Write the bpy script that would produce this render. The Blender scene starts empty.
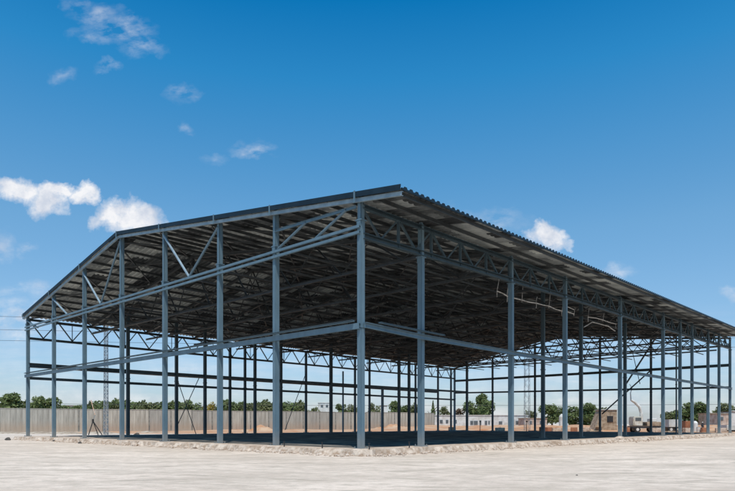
import bpy, bmesh, math, random
from mathutils import Vector, Matrix, noise
R = math.radians
random.seed(7)
S = bpy.context.scene
COL = S.collection

# ------------------------------------------------------------------ camera, sky, sun, exposure
F = 611.0; CX = 367.5; Y0 = 424.0; EYE = 1.43
cam = bpy.data.objects.new('camera', bpy.data.cameras.new('camera'))
COL.objects.link(cam); S.camera = cam
cam.location = (0, 0, EYE); cam.rotation_euler = (R(90), 0, 0)
cam.data.sensor_width = 36; cam.data.lens = F / 735 * 36
cam.data.shift_y = (Y0 - 245.5) / 735
cam.data.clip_end = 6000

SUN_EL = R(66)
sun_h = Vector((0.102, -0.993, 0)).normalized()       # horizontal direction towards the sun
to_sun = Vector((sun_h.x * math.cos(SUN_EL), sun_h.y * math.cos(SUN_EL), math.sin(SUN_EL)))
sun = bpy.data.objects.new('sun', bpy.data.lights.new('sun', 'SUN'))
COL.objects.link(sun)
sun.data.energy = 4.3; sun.data.angle = R(0.5); sun.data.color = (1.0, 0.95, 0.88)
sun.rotation_euler = to_sun.to_track_quat('Z', 'Y').to_euler()

S.view_settings.view_transform = 'Standard'; S.view_settings.look = 'None'
S.view_settings.exposure = 0.0; S.view_settings.gamma = 1.0
S.view_settings.use_curve_mapping = False

W = bpy.data.worlds.new('World'); S.world = W; W.use_nodes = True
SKY_STR = 0.10

class NT:
    """small helper for building node graphs"""
    def __init__(s, tree): s.t = tree; s.n = tree.nodes; s.l = tree.links
    def put(s, typ, **kw):
        n = s.n.new(typ)
        for k, v in kw.items(): setattr(n, k, v)
        return n
    def set(s, sock, v):
        if isinstance(v, bpy.types.NodeSocket): s.l.new(v, sock)
        elif v is not None: sock.default_value = v
    def m(s, op, a, b=None, c=None, clamp=False):
        n = s.put('ShaderNodeMath', operation=op, use_clamp=clamp)
        s.set(n.inputs[0], a); s.set(n.inputs[1], b); s.set(n.inputs[2], c)
        return n.outputs[0]
    def noise(s, vec, scale, detail=4, rough=0.55, lac=2.0):
        n = s.put('ShaderNodeTexNoise'); s.set(n.inputs['Vector'], vec)
        n.inputs['Scale'].default_value = scale; n.inputs['Detail'].default_value = detail
        n.inputs['Roughness'].default_value = rough
        return n.outputs['Fac']
    def ramp(s, fac, stops):
        n = s.put('ShaderNodeValToRGB'); e = n.color_ramp.elements
        while len(e) < len(stops): e.new(0.5)
        for el, (p, c) in zip(e, stops): el.position = p; el.color = (*c, 1) if len(c) == 3 else c
        s.set(n.inputs[0], fac); return n.outputs[0]
    def mix(s, fac, a, b, blend='MIX'):
        n = s.put('ShaderNodeMix', data_type='RGBA', blend_type=blend)
        s.set(n.inputs[0], fac)
        for sock, v in ((n.inputs[6], a), (n.inputs[7], b)):
            if isinstance(v, tuple) and len(v) == 3: v = (*v, 1)
            s.set(sock, v)
        return n.outputs[2]
    def mapping(s, vec, scale=(1, 1, 1), rot=(0, 0, 0), loc=(0, 0, 0)):
        n = s.put('ShaderNodeMapping'); s.set(n.inputs[0], vec)
        n.inputs['Scale'].default_value = scale; n.inputs['Rotation'].default_value = rot
        n.inputs['Location'].default_value = loc
        return n.outputs[0]

def build_world():
    t = W.node_tree; t.nodes.clear(); g = NT(t)
    out = g.put('ShaderNodeOutputWorld'); bg = g.put('ShaderNodeBackground')
    sky = g.put('ShaderNodeTexSky', sky_type='NISHITA')
    sky.sun_disc = False; sky.sun_elevation = SUN_EL
    sky.sun_rotation = math.atan2(to_sun.x, to_sun.y)
    sky.altitude = 100; sky.air_density = 1.0; sky.dust_density = 0.6; sky.ozone_density = 3.0
    tc = g.put('ShaderNodeTexCoord').outputs['Generated']
    sep = g.put('ShaderNodeSeparateXYZ'); g.set(sep.inputs[0], tc)
    X, Yc, Z = sep.outputs
    front = g.m('GREATER_THAN', Yc, 0.02)
    ys = g.m('MAXIMUM', Yc, 0.02)
    a = g.m('DIVIDE', X, ys); b = g.m('DIVIDE', Z, ys)
    cmb = g.put('ShaderNodeCombineXYZ'); g.set(cmb.inputs[0], a); g.set(cmb.inputs[1], b)
    P = cmb.outputs[0]
    n1 = g.noise(P, 16, 6, 0.6); n2 = g.noise(g.mapping(P, loc=(7, 3, 0)), 16, 6, 0.6)
    n0 = g.noise(P, 7, 3, 0.5); n3 = g.noise(g.mapping(P, loc=(2, 8, 0)), 7, 3, .5)
    def wob(x, nb, ns, kb, ks): return g.m('ADD', x, g.m('ADD', g.m('MULTIPLY', g.m('SUBTRACT', nb, .5), kb), g.m('MULTIPLY', g.m('SUBTRACT', ns, .5), ks)))
    ad = wob(a, n0, n1, .05, .075); bd = wob(b, n3, n2, .03, .06)
    def blob(px, py, rx, ry, k=1.0, soft=0.55):
        ca, cb = (px - CX) / F, (Y0 - py) / F
        u = g.m('DIVIDE', g.m('SUBTRACT', ad, ca), rx / F)
        v = g.m('DIVIDE', g.m('SUBTRACT', bd, cb), ry / F)
        d = g.m('SQRT', g.m('ADD', g.m('MULTIPLY', u, u), g.m('MULTIPLY', v, v)))
        return g.m('MULTIPLY', g.m('DIVIDE', g.m('SUBTRACT', 1.0, d), soft, clamp=True), k)
    def union(bl):
        r = bl[0]
        for x in bl[1:]: r = g.m('MAXIMUM', r, x)
        return r
    dense = union([blob(18, 190, 32, 17), blob(48, 201, 24, 23), blob(82, 192, 21, 12), blob(58, 187, 22, 10),
                   blob(112, 213, 24, 20), blob(136, 216, 34, 22), blob(95, 222, 12, 12, .7),
                   blob(16, 318, 46, 13, .42, 1), blob(6, 336, 40, 10, .40, 1), blob(40, 305, 30, 6, .35, 1),
                   blob(546, 236, 28, 15, .95), blob(541, 230, 12, 11, .9), blob(568, 242, 12, 6, .5)])
    wisp = union([blob(96, 14, 34, 13, .42, 1), blob(122, 30, 42, 15, .55, 1), blob(142, 46, 30, 13, .42, 1), blob(90, 38, 26, 9, .35, 1), blob(108, 69, 18, 8, .4, 1), blob(76, 4, 18, 8, .3, 1),
                  blob(185, 95, 30, 12, .4, .9), blob(255, 151, 26, 11, .55, .9), blob(188, 131, 10, 8, .35, .9),
                  blob(60, 76, 13, 9, .3, .9), blob(215, 160, 20, 7, .2, .9), blob(0, 243, 16, 20, .5, .9), blob(26, 250, 17, 9, .5, .9),
                  blob(50, 294, 32, 12, .45, .9), blob(14, 323, 90, 26, .9, .9), blob(10, 290, 40, 8, .3, .9), blob(735, 297, 16, 10, .6, .9),
                  blob(612, 272, 30, 8, .45, .9), blob(440, 212, 20, 10, .3, .9), blob(492, 222, 46, 13, .4, .9)])
    fine = g.noise(g.mapping(P, scale=(1, 1.9, 1), rot=(0, 0, R(-28))), 20, 7, 0.6)
    wisp = g.m('MULTIPLY', wisp, g.m('MULTIPLY', g.m('SUBTRACT', fine, 0.40), 4.2, clamp=True))
    # thin layered cloud low over the horizon
    band = g.noise(g.mapping(P, scale=(1.2, 9, 1)), 4.5, 6, 0.6)
    low = g.m('MULTIPLY', g.m('SUBTRACT', 1.0, g.m('DIVIDE', b, 0.20), clamp=True), g.m('MULTIPLY', g.m('SUBTRACT', band, 0.35), 2.6, clamp=True))
    fd = g.noise(P, 60, 8, .65)
    gate = g.m('MULTIPLY', dense, 5.0, clamp=True)
    dense = g.m('MULTIPLY', g.m('MULTIPLY', g.m('SUBTRACT', g.m('ADD', dense, g.m('MULTIPLY', fd, .9)), .55), 1.15, clamp=True), gate)
    cloud = g.m('MAXIMUM', g.m('MAXIMUM', dense, wisp), g.m('MULTIPLY', low, 0.85))
    cloud = g.m('MULTIPLY', g.m('MULTIPLY', cloud, front), 0.97, clamp=True)
    shade = g.noise(g.mapping(P, loc=(3, 9, 2)), 22, 5, 0.6)
    ccol = g.ramp(shade, [(0.38, (6.4, 6.9, 7.9)), (0.6, (9.4, 9.4, 9.6))])
    # deeper, more saturated blue overhead, as a polarised clear sky shows
    hyp = g.m('SQRT', g.m('ADD', g.m('MULTIPLY', X, X), g.m('MULTIPLY', Yc, Yc)))
    el = g.m('MULTIPLY', g.m('DIVIDE', Z, g.m('MAXIMUM', hyp, .05)), 1.35, clamp=True)
    tint = g.ramp(el, [(0.0, (.90, .97, 1.20)), (0.25, (1.08, 1.33, 1.40)), (0.41, (.98, 1.47, 1.53)), (0.58, (.64, 1.47, 1.66)), (.76, (.25, 1.41, 1.76)), (0.94, (.035, 1.14, 1.63))])
    col = g.mix(1.0, sky.outputs[0], tint, 'MULTIPLY')
    col = g.mix(cloud, col, ccol)
    g.set(bg.inputs[0], col); bg.inputs[1].default_value = SKY_STR
    g.l.new(bg.outputs[0], out.inputs[0])
build_world()

# ------------------------------------------------------------------ helpers
def tag(o, label=None, cat=None, group=None, kind=None):
    if label: o['label'] = label
    if cat: o['category'] = cat
    if group: o['group'] = group
    if kind: o['kind'] = kind
    return o
def empty(name, loc=(0, 0, 0), rz=0, parent=None):
    o = bpy.data.objects.new(name, None); COL.objects.link(o)
    o.location = loc; o.rotation_euler = (0, 0, rz); o.empty_display_size = .3
    if parent: o.parent = parent
    return o
def link(name, me, parent=None):
    o = bpy.data.objects.new(name, me); COL.objects.link(o)
    if parent: o.parent = parent
    return o
def build(bm, name, mats, parent=None, smooth=False):
    me = bpy.data.meshes.new(name)
    bmesh.ops.recalc_face_normals(bm, faces=bm.faces[:])
    bm.to_mesh(me); bm.free()
    for mm in (mats if isinstance(mats, (list, tuple)) else [mats]): me.materials.append(mm)
    if smooth:
        for p in me.polygons: p.use_smooth = True
    return link(name, me, parent)
def copy_tree(o, parent=None):
    c = o.copy(); COL.objects.link(c)
    if parent: c.parent = parent
    for ch in o.children: copy_tree(ch, c)
    return c
def box(bm, c, s, rz=0, mi=0, M=None):
    T = Matrix.Translation(c) @ Matrix.Rotation(rz, 4, 'Z') @ Matrix.Diagonal((*s, 1))
    if M: T = M @ T
    r = bmesh.ops.create_cube(bm, size=1.0, matrix=T)
    if mi:
        for v in r['verts']:
            for f in v.link_faces: f.material_index = mi
    return r['verts']
def beam(bm, p, q, w, h=None, up=(0, 0, 1)):
    """rectangular bar from p to q, w wide and h high"""
    p = Vector(p); q = Vector(q); h = h or w
    d = q - p; L = d.length; d.normalize()
    up = Vector(up)
    if abs(d.dot(up)) > .99: up = Vector((1, 0, 0))
    s = d.cross(up).normalized(); t = s.cross(d).normalized()
    M = Matrix((s, d, t)).transposed().to_4x4()
    T = Matrix.Translation((p + q) / 2) @ M @ Matrix.Diagonal((w, L, h, 1))
    return bmesh.ops.create_cube(bm, size=1.0, matrix=T)['verts']
def channel(bm, p, q, w, h, t=.012, side=1):
    """U channel: web plus two flanges"""
    p = Vector(p); q = Vector(q); d = (q - p).normalized(); s = d.cross(Vector((0, 0, 1))).normalized() * side
    z = s.cross(d).normalized()
    if z.z < 0: z = -z
    beam(bm, p, q, t, h - 2 * t)
    for k in (1, -1):
        o = s * (w / 2) + z * k * (h / 2 - t / 2) - s * t / 2
        beam(bm, p + o, q + o, w, t)
def ibeam(bm, p, q, w, h, t=.02):
    p = Vector(p); q = Vector(q); d = (q - p).normalized(); s = d.cross(Vector((0, 0, 1))).normalized()
    z = s.cross(d).normalized()
    beam(bm, p, q, t, h - 2 * t)
    for k in (1, -1):
        o = z * k * (h / 2 - t / 2); beam(bm, p + o, q + o, w, t)
def angle_bar(bm, p, q, w, t=.012):
    p = Vector(p); q = Vector(q)
    beam(bm, p, q, w, t)
    d = (q - p).normalized(); s = d.cross(Vector((0, 0, 1)))
    if s.length < .01: s = Vector((1, 0, 0))
    s.normalize(); z = s.cross(d).normalized()
    o = s * (w / 2 - t / 2) + z * (w / 2)
    beam(bm, p + o, q + o, t, w - t)
def tube(bm, pts, r, n=8):
    pts = [Vector(p) for p in pts]; rings = []
    for i, p in enumerate(pts):
        d = (pts[min(i + 1, len(pts) - 1)] - pts[max(i - 1, 0)]).normalized()
        up = Vector((0, 0, 1)) if abs(d.z) < .9 else Vector((1, 0, 0))
        s = d.cross(up).normalized(); t = s.cross(d)
        rr = r[i] if isinstance(r, (list, tuple)) else r
        rings.append([bm.verts.new(p + (s * math.cos(k * 2 * math.pi / n) + t * math.sin(k * 2 * math.pi / n)) * rr) for k in range(n)])
    for a, b in zip(rings, rings[1:]):
        for k in range(n): bm.faces.new((a[k], a[(k + 1) % n], b[(k + 1) % n], b[k]))
    bm.faces.new(rings[0]); bm.faces.new(rings[-1][::-1])
def bevel(bm, w, seg=1):
    bmesh.ops.bevel(bm, geom=bm.edges[:], offset=w, segments=seg, affect='EDGES', clamp_overlap=True)

def mat(name, rough=.6, metal=0.0, spec=.5):
    m = bpy.data.materials.new(name); m.use_nodes = True
    g = NT(m.node_tree); b = m.node_tree.nodes['Principled BSDF']
    b.inputs['Roughness'].default_value = rough; b.inputs['Metallic'].default_value = metal
    b.inputs['Specular IOR Level'].default_value = spec
    return m, g, b
def objco(g): return g.put('ShaderNodeTexCoord').outputs['Object']
def bump(g, b, h, dist, strength=.5):
    n = g.put('ShaderNodeBump'); n.inputs['Strength'].default_value = strength; n.inputs['Distance'].default_value = dist
    g.set(n.inputs['Height'], h); g.l.new(n.outputs[0], b.inputs['Normal'])
def simple(name, c1, c2=None, scale=3, rough=.7, metal=0, spec=.4, bmp=0.0, thr=(.4, .62)):
    m, g, b = mat(name, rough, metal, spec)
    c2 = c2 or tuple(x * .7 for x in c1)
    n = g.noise(objco(g), scale, 6, .6)
    g.set(b.inputs['Base Color'], g.ramp(n, [(thr[0], c1), (thr[1], c2)]))
    if bmp: bump(g, b, n, bmp)
    return m

# ------------------------------------------------------------------ materials
def steel_mat(name, base, dirt, rust=(.16, .075, .035), spec=.45, rough=.45):
    m, g, b = mat(name, rough, 0.0, spec)
    oc = objco(g)
    n = g.noise(g.mapping(oc, scale=(1, 1, .25)), 2.6, 6, .62)
    c = g.ramp(n, [(.36, base), (.66, dirt)])
    n2 = g.noise(g.mapping(oc, scale=(1, 1, .5)), 7.0, 6, .7)
    c = g.mix(g.ramp(n2, [(.63, (0, 0, 0)), (.72, (.65, .65, .65))]), c, (*rust, 1))
    sz = g.put('ShaderNodeSeparateXYZ'); g.set(sz.inputs[0], oc)
    dust = g.m('SUBTRACT', 1.0, g.m('DIVIDE', sz.outputs[2], g.m('ADD', .25, g.m('MULTIPLY', g.noise(oc, 5, 5, .7), 1.3))), clamp=True)
    up_ = g.m('GREATER_THAN', sz.outputs[2], -.2)
    c = g.mix(g.m('MULTIPLY', g.m('MULTIPLY', dust, up_), .55), c, (.36, .32, .27, 1))
    sc_ = g.noise(g.mapping(oc, scale=(6, 6, .7)), 3.5, 6, .75)
    c = g.mix(g.ramp(sc_, [(.60, (0, 0, 0)), (.66, (.45, .45, .45))]), c, (base[0] * 1.7, base[1] * 1.5, base[2] * 1.45, 1))
    g.set(b.inputs['Base Color'], c)
    n3 = g.noise(oc, 1.1, 3)
    g.set(b.inputs['Roughness'], g.m('ADD', g.m('MULTIPLY', n3, .35), rough - .15))
    return m
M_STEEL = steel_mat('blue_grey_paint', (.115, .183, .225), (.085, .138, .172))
M_SHADED_STEEL = steel_mat('shaded_steel_paint', (.045, .078, .095), (.03, .05, .062), rust=(.07, .045, .03))  # darker copy of the column paint; shade under the roof put into its colour
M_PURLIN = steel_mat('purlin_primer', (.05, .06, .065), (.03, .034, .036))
M_FASCIA = simple('navy_fascia', (.008, .02, .032), (.013, .028, .042), 1.5, .6, spec=.2)
M_TRIM = simple('pale_trim', (.25, .33, .38), (.17, .24, .29), 2.0, .4)
M_PIPE = simple('white_pipe', (.55, .54, .52), (.30, .29, .27), 3, .5)
M_BLACK = simple('black_iron', (.02, .02, .022), (.035, .03, .028), 4, .6)
M_GALV = simple('galvanised_steel', (.33, .36, .38), (.24, .26, .27), 5, .45, .3)

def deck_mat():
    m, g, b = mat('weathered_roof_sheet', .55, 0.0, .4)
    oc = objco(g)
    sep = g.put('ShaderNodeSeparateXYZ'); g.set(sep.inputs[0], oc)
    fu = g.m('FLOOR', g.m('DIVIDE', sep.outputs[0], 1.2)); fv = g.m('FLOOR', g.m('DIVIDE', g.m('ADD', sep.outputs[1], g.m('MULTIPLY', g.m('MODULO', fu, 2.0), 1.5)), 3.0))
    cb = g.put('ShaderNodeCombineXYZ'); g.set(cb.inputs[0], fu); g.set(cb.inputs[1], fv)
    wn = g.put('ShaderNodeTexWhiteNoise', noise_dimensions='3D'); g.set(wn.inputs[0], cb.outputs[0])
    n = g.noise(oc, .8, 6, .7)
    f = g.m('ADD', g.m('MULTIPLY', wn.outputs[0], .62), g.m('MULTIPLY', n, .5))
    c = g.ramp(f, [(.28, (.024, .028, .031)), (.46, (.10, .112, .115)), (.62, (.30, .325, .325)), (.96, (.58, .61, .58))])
    g.set(b.inputs['Base Color'], c)
    return m
M_DECK = deck_mat()
M_DECKTOP = simple('dull_grey_roof_sheet', (.075, .09, .10), (.05, .06, .066), .8, .6, 0, .2)

def ground_mat():
    m, g, b = mat('pale_concrete_yard', .85, 0, .25)
    oc = objco(g)
    big = g.noise(oc, .13, 7, .62)
    mid = g.noise(g.mapping(oc, scale=(.5, 1, 1), rot=(0, 0, R(-38))), .5, 9, .62)
    fine = g.noise(oc, 14, 6, .75)
    c = g.ramp(big, [(.34, (.55, .44, .35)), (.5, (.69, .56, .45)), (.64, (.78, .64, .52))])
    c = g.mix(g.ramp(mid, [(.36, (.55, .55, .55)), (.58, (0, 0, 0))]), c, (.47, .385, .30, 1))
    # tyre tracks: long curved bands, broken up
    w = g.put('ShaderNodeTexNoise'); g.set(w.inputs['Vector'], g.mapping(oc, scale=(.05, .05, 1))); w.inputs['Scale'].default_value = 1.0
    sp = g.put('ShaderNodeSeparateXYZ'); g.set(sp.inputs[0], oc)
    for ang_, k_, seed in ((0.22, 1.1, 0.0), (-0.35, .8, 3.0)):
        coord = g.m('ADD', g.m('ADD', sp.outputs[1], g.m('MULTIPLY', sp.outputs[0], ang_)), g.m('MULTIPLY', w.outputs['Fac'], 16 + seed))
        st = g.m('ABSOLUTE', g.m('SUBTRACT', g.m('FRACT', g.m('MULTIPLY', coord, k_ * .42)), .5))
        band = g.m('MULTIPLY', g.m('SUBTRACT', .13, st), 9, clamp=True)
        brk = g.m('MULTIPLY', g.m('SUBTRACT', g.noise(g.mapping(oc, scale=(.5, 1, 1), loc=(seed, 0, 0)), .6, 6, .7), .47), 7, clamp=True)
        c = g.mix(g.m('MULTIPLY', g.m('MULTIPLY', band, brk), .9), c, (.36, .295, .225, 1))
    gr = g.noise(g.mapping(oc, scale=(.7, 1, 1), rot=(0, 0, R(25))), 2.6, 9, .74)
    c = g.mix(g.ramp(gr, [(.38, (.75, .75, .75)), (.52, (0, 0, 0))]), c, (.45, .37, .285, 1))
    c = g.mix(g.ramp(gr, [(.56, (0, 0, 0)), (.68, (.6, .6, .6))]), c, (.84, .73, .59, 1))
    vo = g.put('ShaderNodeTexVoronoi'); g.set(vo.inputs['Vector'], oc); vo.inputs['Scale'].default_value = 5.5
    peb = g.m('MULTIPLY', g.m('LESS_THAN', vo.outputs['Distance'], .13), g.m('GREATER_THAN', g.noise(oc, .8, 3), .5))
    c = g.mix(g.m('MULTIPLY', peb, .6), c, (.33, .28, .23, 1))
    spot = g.noise(oc, .7, 5, .6)
    c = g.mix(g.ramp(spot, [(.66, (0, 0, 0)), (.72, (.5, .5, .5))]), c, (.30, .245, .2, 1))
    c = g.mix(g.m('MULTIPLY', g.m('ABSOLUTE', g.m('SUBTRACT', fine, .5)), 1.6, clamp=True), c, (.36, .3, .245, 1))
    g.set(b.inputs['Base Color'], c)
    bump(g, b, g.m('ADD', g.m('MULTIPLY', mid, 2.0), fine), .03, .5)
    return m
M_GROUND = ground_mat()
M_SOIL = simple('orange_soil', (.42, .19, .09), (.50, .34, .22), .35, .95, 0, .1, .15, thr=(.38, .6))
M_FLOOR = simple('shaded_earth_floor', (.05, .05, .048), (.24, .215, .18), .6, .9, 0, .1, .03)  # dark tone carries the roof's shade in the colour; pale blotches are dust
M_PLINTH = simple('crumbled_concrete', (.60, .49, .39), (.33, .235, .165), 2.6, .9, 0, .2, .06)
M_STONE = simple('broken_concrete', (.60, .50, .41), (.36, .26, .19), 2.5, .9, 0, .2, .04)
M_HEAP = simple('dusty_rubble', (.46, .38, .29), (.28, .21, .15), 1.2, .95, 0, .1, .1)
M_DARKSTONE = simple('dark_lump', (.06, .055, .05), (.1, .085, .07), 3, .9)

def wall_mat():
    m, g, b = mat('grey_precast_panels', .9, 0, .2)
    oc = objco(g); sep = g.put('ShaderNodeSeparateXYZ'); g.set(sep.inputs[0], oc)
    n = g.noise(g.mapping(oc, scale=(1.6, 1, .16)), 1.4, 6, .65)
    n2 = g.noise(oc, .35, 5, .6)
    c = g.ramp(n, [(.33, (.30, .27, .22)), (.62, (.58, .53, .44))])
    c = g.mix(g.m('MULTIPLY', n2, .35), c, (.42, .36, .28, 1))
    geo = g.put('ShaderNodeObjectInfo')
    c = g.mix(g.m('MULTIPLY', geo.outputs['Random'], .45), c, (.24, .23, .215, 1))
    # rust-coloured earth splashed on the foot of the wall
    f = g.m('SUBTRACT', 1.0, g.m('DIVIDE', g.m('ADD', sep.outputs[2], g.m('MULTIPLY', g.noise(oc, .5, 5, .6), -1.6)), 1.4), clamp=True)
    c = g.mix(g.m('MULTIPLY', f, .5), c, (.40, .27, .18, 1))
    g.set(b.inputs['Base Color'], c)
    return m
M_WALL = wall_mat()
M_WHITE = simple('white_render', (.68, .66, .62), (.50, .47, .42), .8, .8)
M_GLASS = simple('dark_glass', (.07, .08, .085), (.12, .13, .135), 2, .15, 0, .6)
M_TAN = simple('tan_boards', (.44, .34, .24), (.24, .16, .10), 1.6, .85)
M_PINK = simple('pink_render', (.56, .44, .36), (.36, .25, .19), 1.0, .85)
M_BRICK = simple('orange_brown_metal', (.40, .17, .085), (.28, .11, .06), 1.5, .7)
M_ROOFBR = simple('brown_roofing', (.12, .06, .045), (.17, .09, .06), 1.5, .8)
M_RUBBER = simple('tyre_rubber', (.022, .022, .022), (.035, .033, .03), 4, .8)
M_YELLOW = simple('white_machine_paint', (.66, .63, .56), (.50, .44, .34), 2, .5)
def leaf_mat(name, c1, c2, c3):
    m, g, b = mat(name, .7, 0, .25)
    n = g.noise(objco(g), .9, 4, .6)
    wn = g.put('ShaderNodeNewGeometry')
    f = g.m('ADD', g.m('MULTIPLY', n, .7), g.m('MULTIPLY', wn.outputs['Random Per Island'], .35))
    g.set(b.inputs['Base Color'], g.ramp(f, [(.3, c1), (.55, c2), (.8, c3)]))
    tr = g.put('ShaderNodeBsdfTranslucent'); g.set(tr.inputs[0], (*c3, 1))
    mx = g.put('ShaderNodeMixShader'); mx.inputs[0].default_value = .3
    g.l.new(b.outputs[0], mx.inputs[1]); g.l.new(tr.outputs[0], mx.inputs[2])
    g.l.new(mx.outputs[0], m.node_tree.nodes['Material Output'].inputs[0])
    return m
M_LEAF = leaf_mat('green_leaves', (.09, .12, .045), (.155, .195, .07), (.22, .25, .10))
M_LEAF2 = leaf_mat('olive_leaves', (.10, .11, .045), (.16, .17, .07), (.22, .225, .11))
M_LEAFY = leaf_mat('yellow_leaves', (.22, .16, .03), (.38, .28, .05), (.48, .38, .10))
M_LEAFB = leaf_mat('brown_leaves', (.13, .075, .045), (.21, .13, .08), (.28, .19, .12))
M_BARK = simple('bark', (.09, .065, .045), (.13, .1, .075), 4, .9)

# ------------------------------------------------------------------ building frame of reference
H = 12.0
dR = Vector((565.5, 611, 0)).normalized()      # along the long side
dL = Vector((-dR.y, dR.x, 0))                  # along the gable
Z0c = F * H / 259
C0 = Vector(((361 - CX) / F * Z0c, Z0c, 0))
ANG = math.atan2(dR.y, dR.x)
FLOOR = 0.27
def loc(p):                                    # world -> hall coordinates (u, v)
    d = Vector((p[0], p[1], 0)) - C0
    return d.dot(dR), d.dot(dL)
def u_at(px, v=0.0):                           # where the sight line of column px meets the line v
    k = (px - CX) / F
    o = C0 + dL * v
    return (k * o.y - o.x) / (dR.x - k * dR.y)
def v_at(px, u=0.0):
    k = (px - CX) / F
    o = C0 + dR * u
    return (k * o.y - o.x) / (dL.x - k * dL.y)
def at(px, Y, z=0):
    return Vector(((px - CX) / F * Y, Y, z))
def zat(py, Y):
    return EYE + (Y0 - py) / F * Y

UL = u_at(730); VW = v_at(28); VR = v_at(122)
RIDGE = 14.95; EAVE_L = 11.37
def eave(u): return 11.64 + 1.0 * u / UL
def rz(u, v):
    if v <= VR: return eave(u) + (RIDGE - eave(u)) * v / VR
    return RIDGE + (EAVE_L - RIDGE) * (v - VR) / (VW - VR)
def chordz(u):
    px = [(0, 9.85), (u_at(565), 10.3), (u_at(663), 10.5), (UL, 11.0)]
    for (a, za), (b, zb) in zip(px, px[1:]):
        if u <= b: return za + (zb - za) * (u - a) / (b - a)
    return 11.0

# ------------------------------------------------------------------ ground, floor, soil
def sheet(name, pts, z, m, kind='structure'):
    bm = bmesh.new()
    bm.faces.new([bm.verts.new((p[0], p[1], z)) for p in pts])
    o = build(bm, name, m); o['kind'] = kind; return o
g0 = sheet('ground', [(-3000, -300), (3000, -300), (3000, 5000), (-3000, 5000)], 0, M_GROUND)

def uvw(u, v): return C0 + dR * u + dL * v
# raised floor with ragged, broken edge
bm = bmesh.new()
edge = []
def run(a, b, n, outn):
    for i in range(n):
        t = i / n; p = Vector(a).lerp(Vector(b), t)
        j = 0.16 * noise.noise(Vector((p.x * .9, p.y * .9, 1))) + .07 * noise.noise(Vector((p.x * 4, p.y * 4, 5)))
        edge.append((p.x + outn[0] * j, p.y + outn[1] * j))
A = .85
run((-A, -A), (UL + A, -A), 220, (0, -1)); run((UL + A, -A), (UL + A, VW + A), 60, (1, 0))
run((UL + A, VW + A), (-A, VW + A), 80, (0, 1)); run((-A, VW + A), (-A, -A), 160, (-1, 0))
top = [bm.verts.new((x, y, FLOOR)) for x, y in edge]
bot = []
for x, y in edge:
    c = Vector((x - UL / 2, y - VW / 2)); dd = .2 + .2 * noise.noise(Vector((x * 1.7, y * 1.7, 9))) + .1 * noise.noise(Vector((x * 6, y * 6, 2)))
    bx = x + (dd if x > UL else -dd if x < 0 else 0); by = y + (dd if y > VW else -dd if y < 0 else 0)
    bot.append(bm.verts.new((bx, by, -.05)))
n = len(top)
for i in range(n): bm.faces.new((top[i], top[(i + 1) % n], bot[(i + 1) % n], bot[i]))
bm.faces.new(top)
fl = build(bm, 'floor_slab', M_PLINTH); fl.location = C0; fl.rotation_euler.z = ANG; fl['kind'] = 'structure'
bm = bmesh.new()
bm.faces.new([bm.verts.new((x, y, FLOOR + .006)) for x, y in ((.55, .75), (UL + .5, .75), (UL + .5, VW - .2), (3.2, VW - .2), (2.2, VW - 9), (.7, VW - 15))])  # dark sheet for the shaded area, cut away where sun reaches the floor
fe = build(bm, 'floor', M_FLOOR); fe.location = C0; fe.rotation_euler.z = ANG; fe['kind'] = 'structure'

# soil field behind the hall, slightly mounded
def soil_field():
    bm = bmesh.new(); nx, ny = 150, 26
    y0, y1 = 88, 172
    rows = []
    for j in range(ny + 1):
        row = []
        for i in range(nx + 1):
            x = -52 + 190 * i / nx; y = y0 + (y1 - y0) * (j / ny)
            nb = noise.noise(Vector((x * .09, y * .09, 0))) + .5 * noise.noise(Vector((x * .31, y * .31, 4)))
            # keep clear of the hall footprint
            u, v = loc((x, y)); din = min(u + 2, UL + 2 - u, v + 2, VW + 2 - v)
            edgef = min(1, (y - y0) / 12, (x + 52) / 25, (138 - x) / 20, max(0, -din) / 9)
            h = max(0, .42 + .55 * nb + .42 * min(1, max(0, x / 15))) * max(0, edgef) * (.5 + .5 * min(1, max(0, (x + 5) / 20)))
            if x > 20: h *= max(.12, min(1, (y - 108) / 12))
            row.append(bm.verts.new((x, y, h + .004 if edgef > 0 else -.15)))
        rows.append(row)
    for a, b in zip(rows, rows[1:]):
        for i in range(nx): bm.faces.new((a[i], a[i + 1], b[i + 1], b[i]))
    o = build(bm, 'soil', M_SOIL, smooth=True); o['kind'] = 'structure'
soil_field()

# ------------------------------------------------------------------ the hall
hall = empty('steel_hall', (C0.x, C0.y, FLOOR), ANG)
tag(hall, 'unfinished open-sided steel hall of blue-grey columns under a wide low-pitched corrugated roof', 'building')

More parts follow.
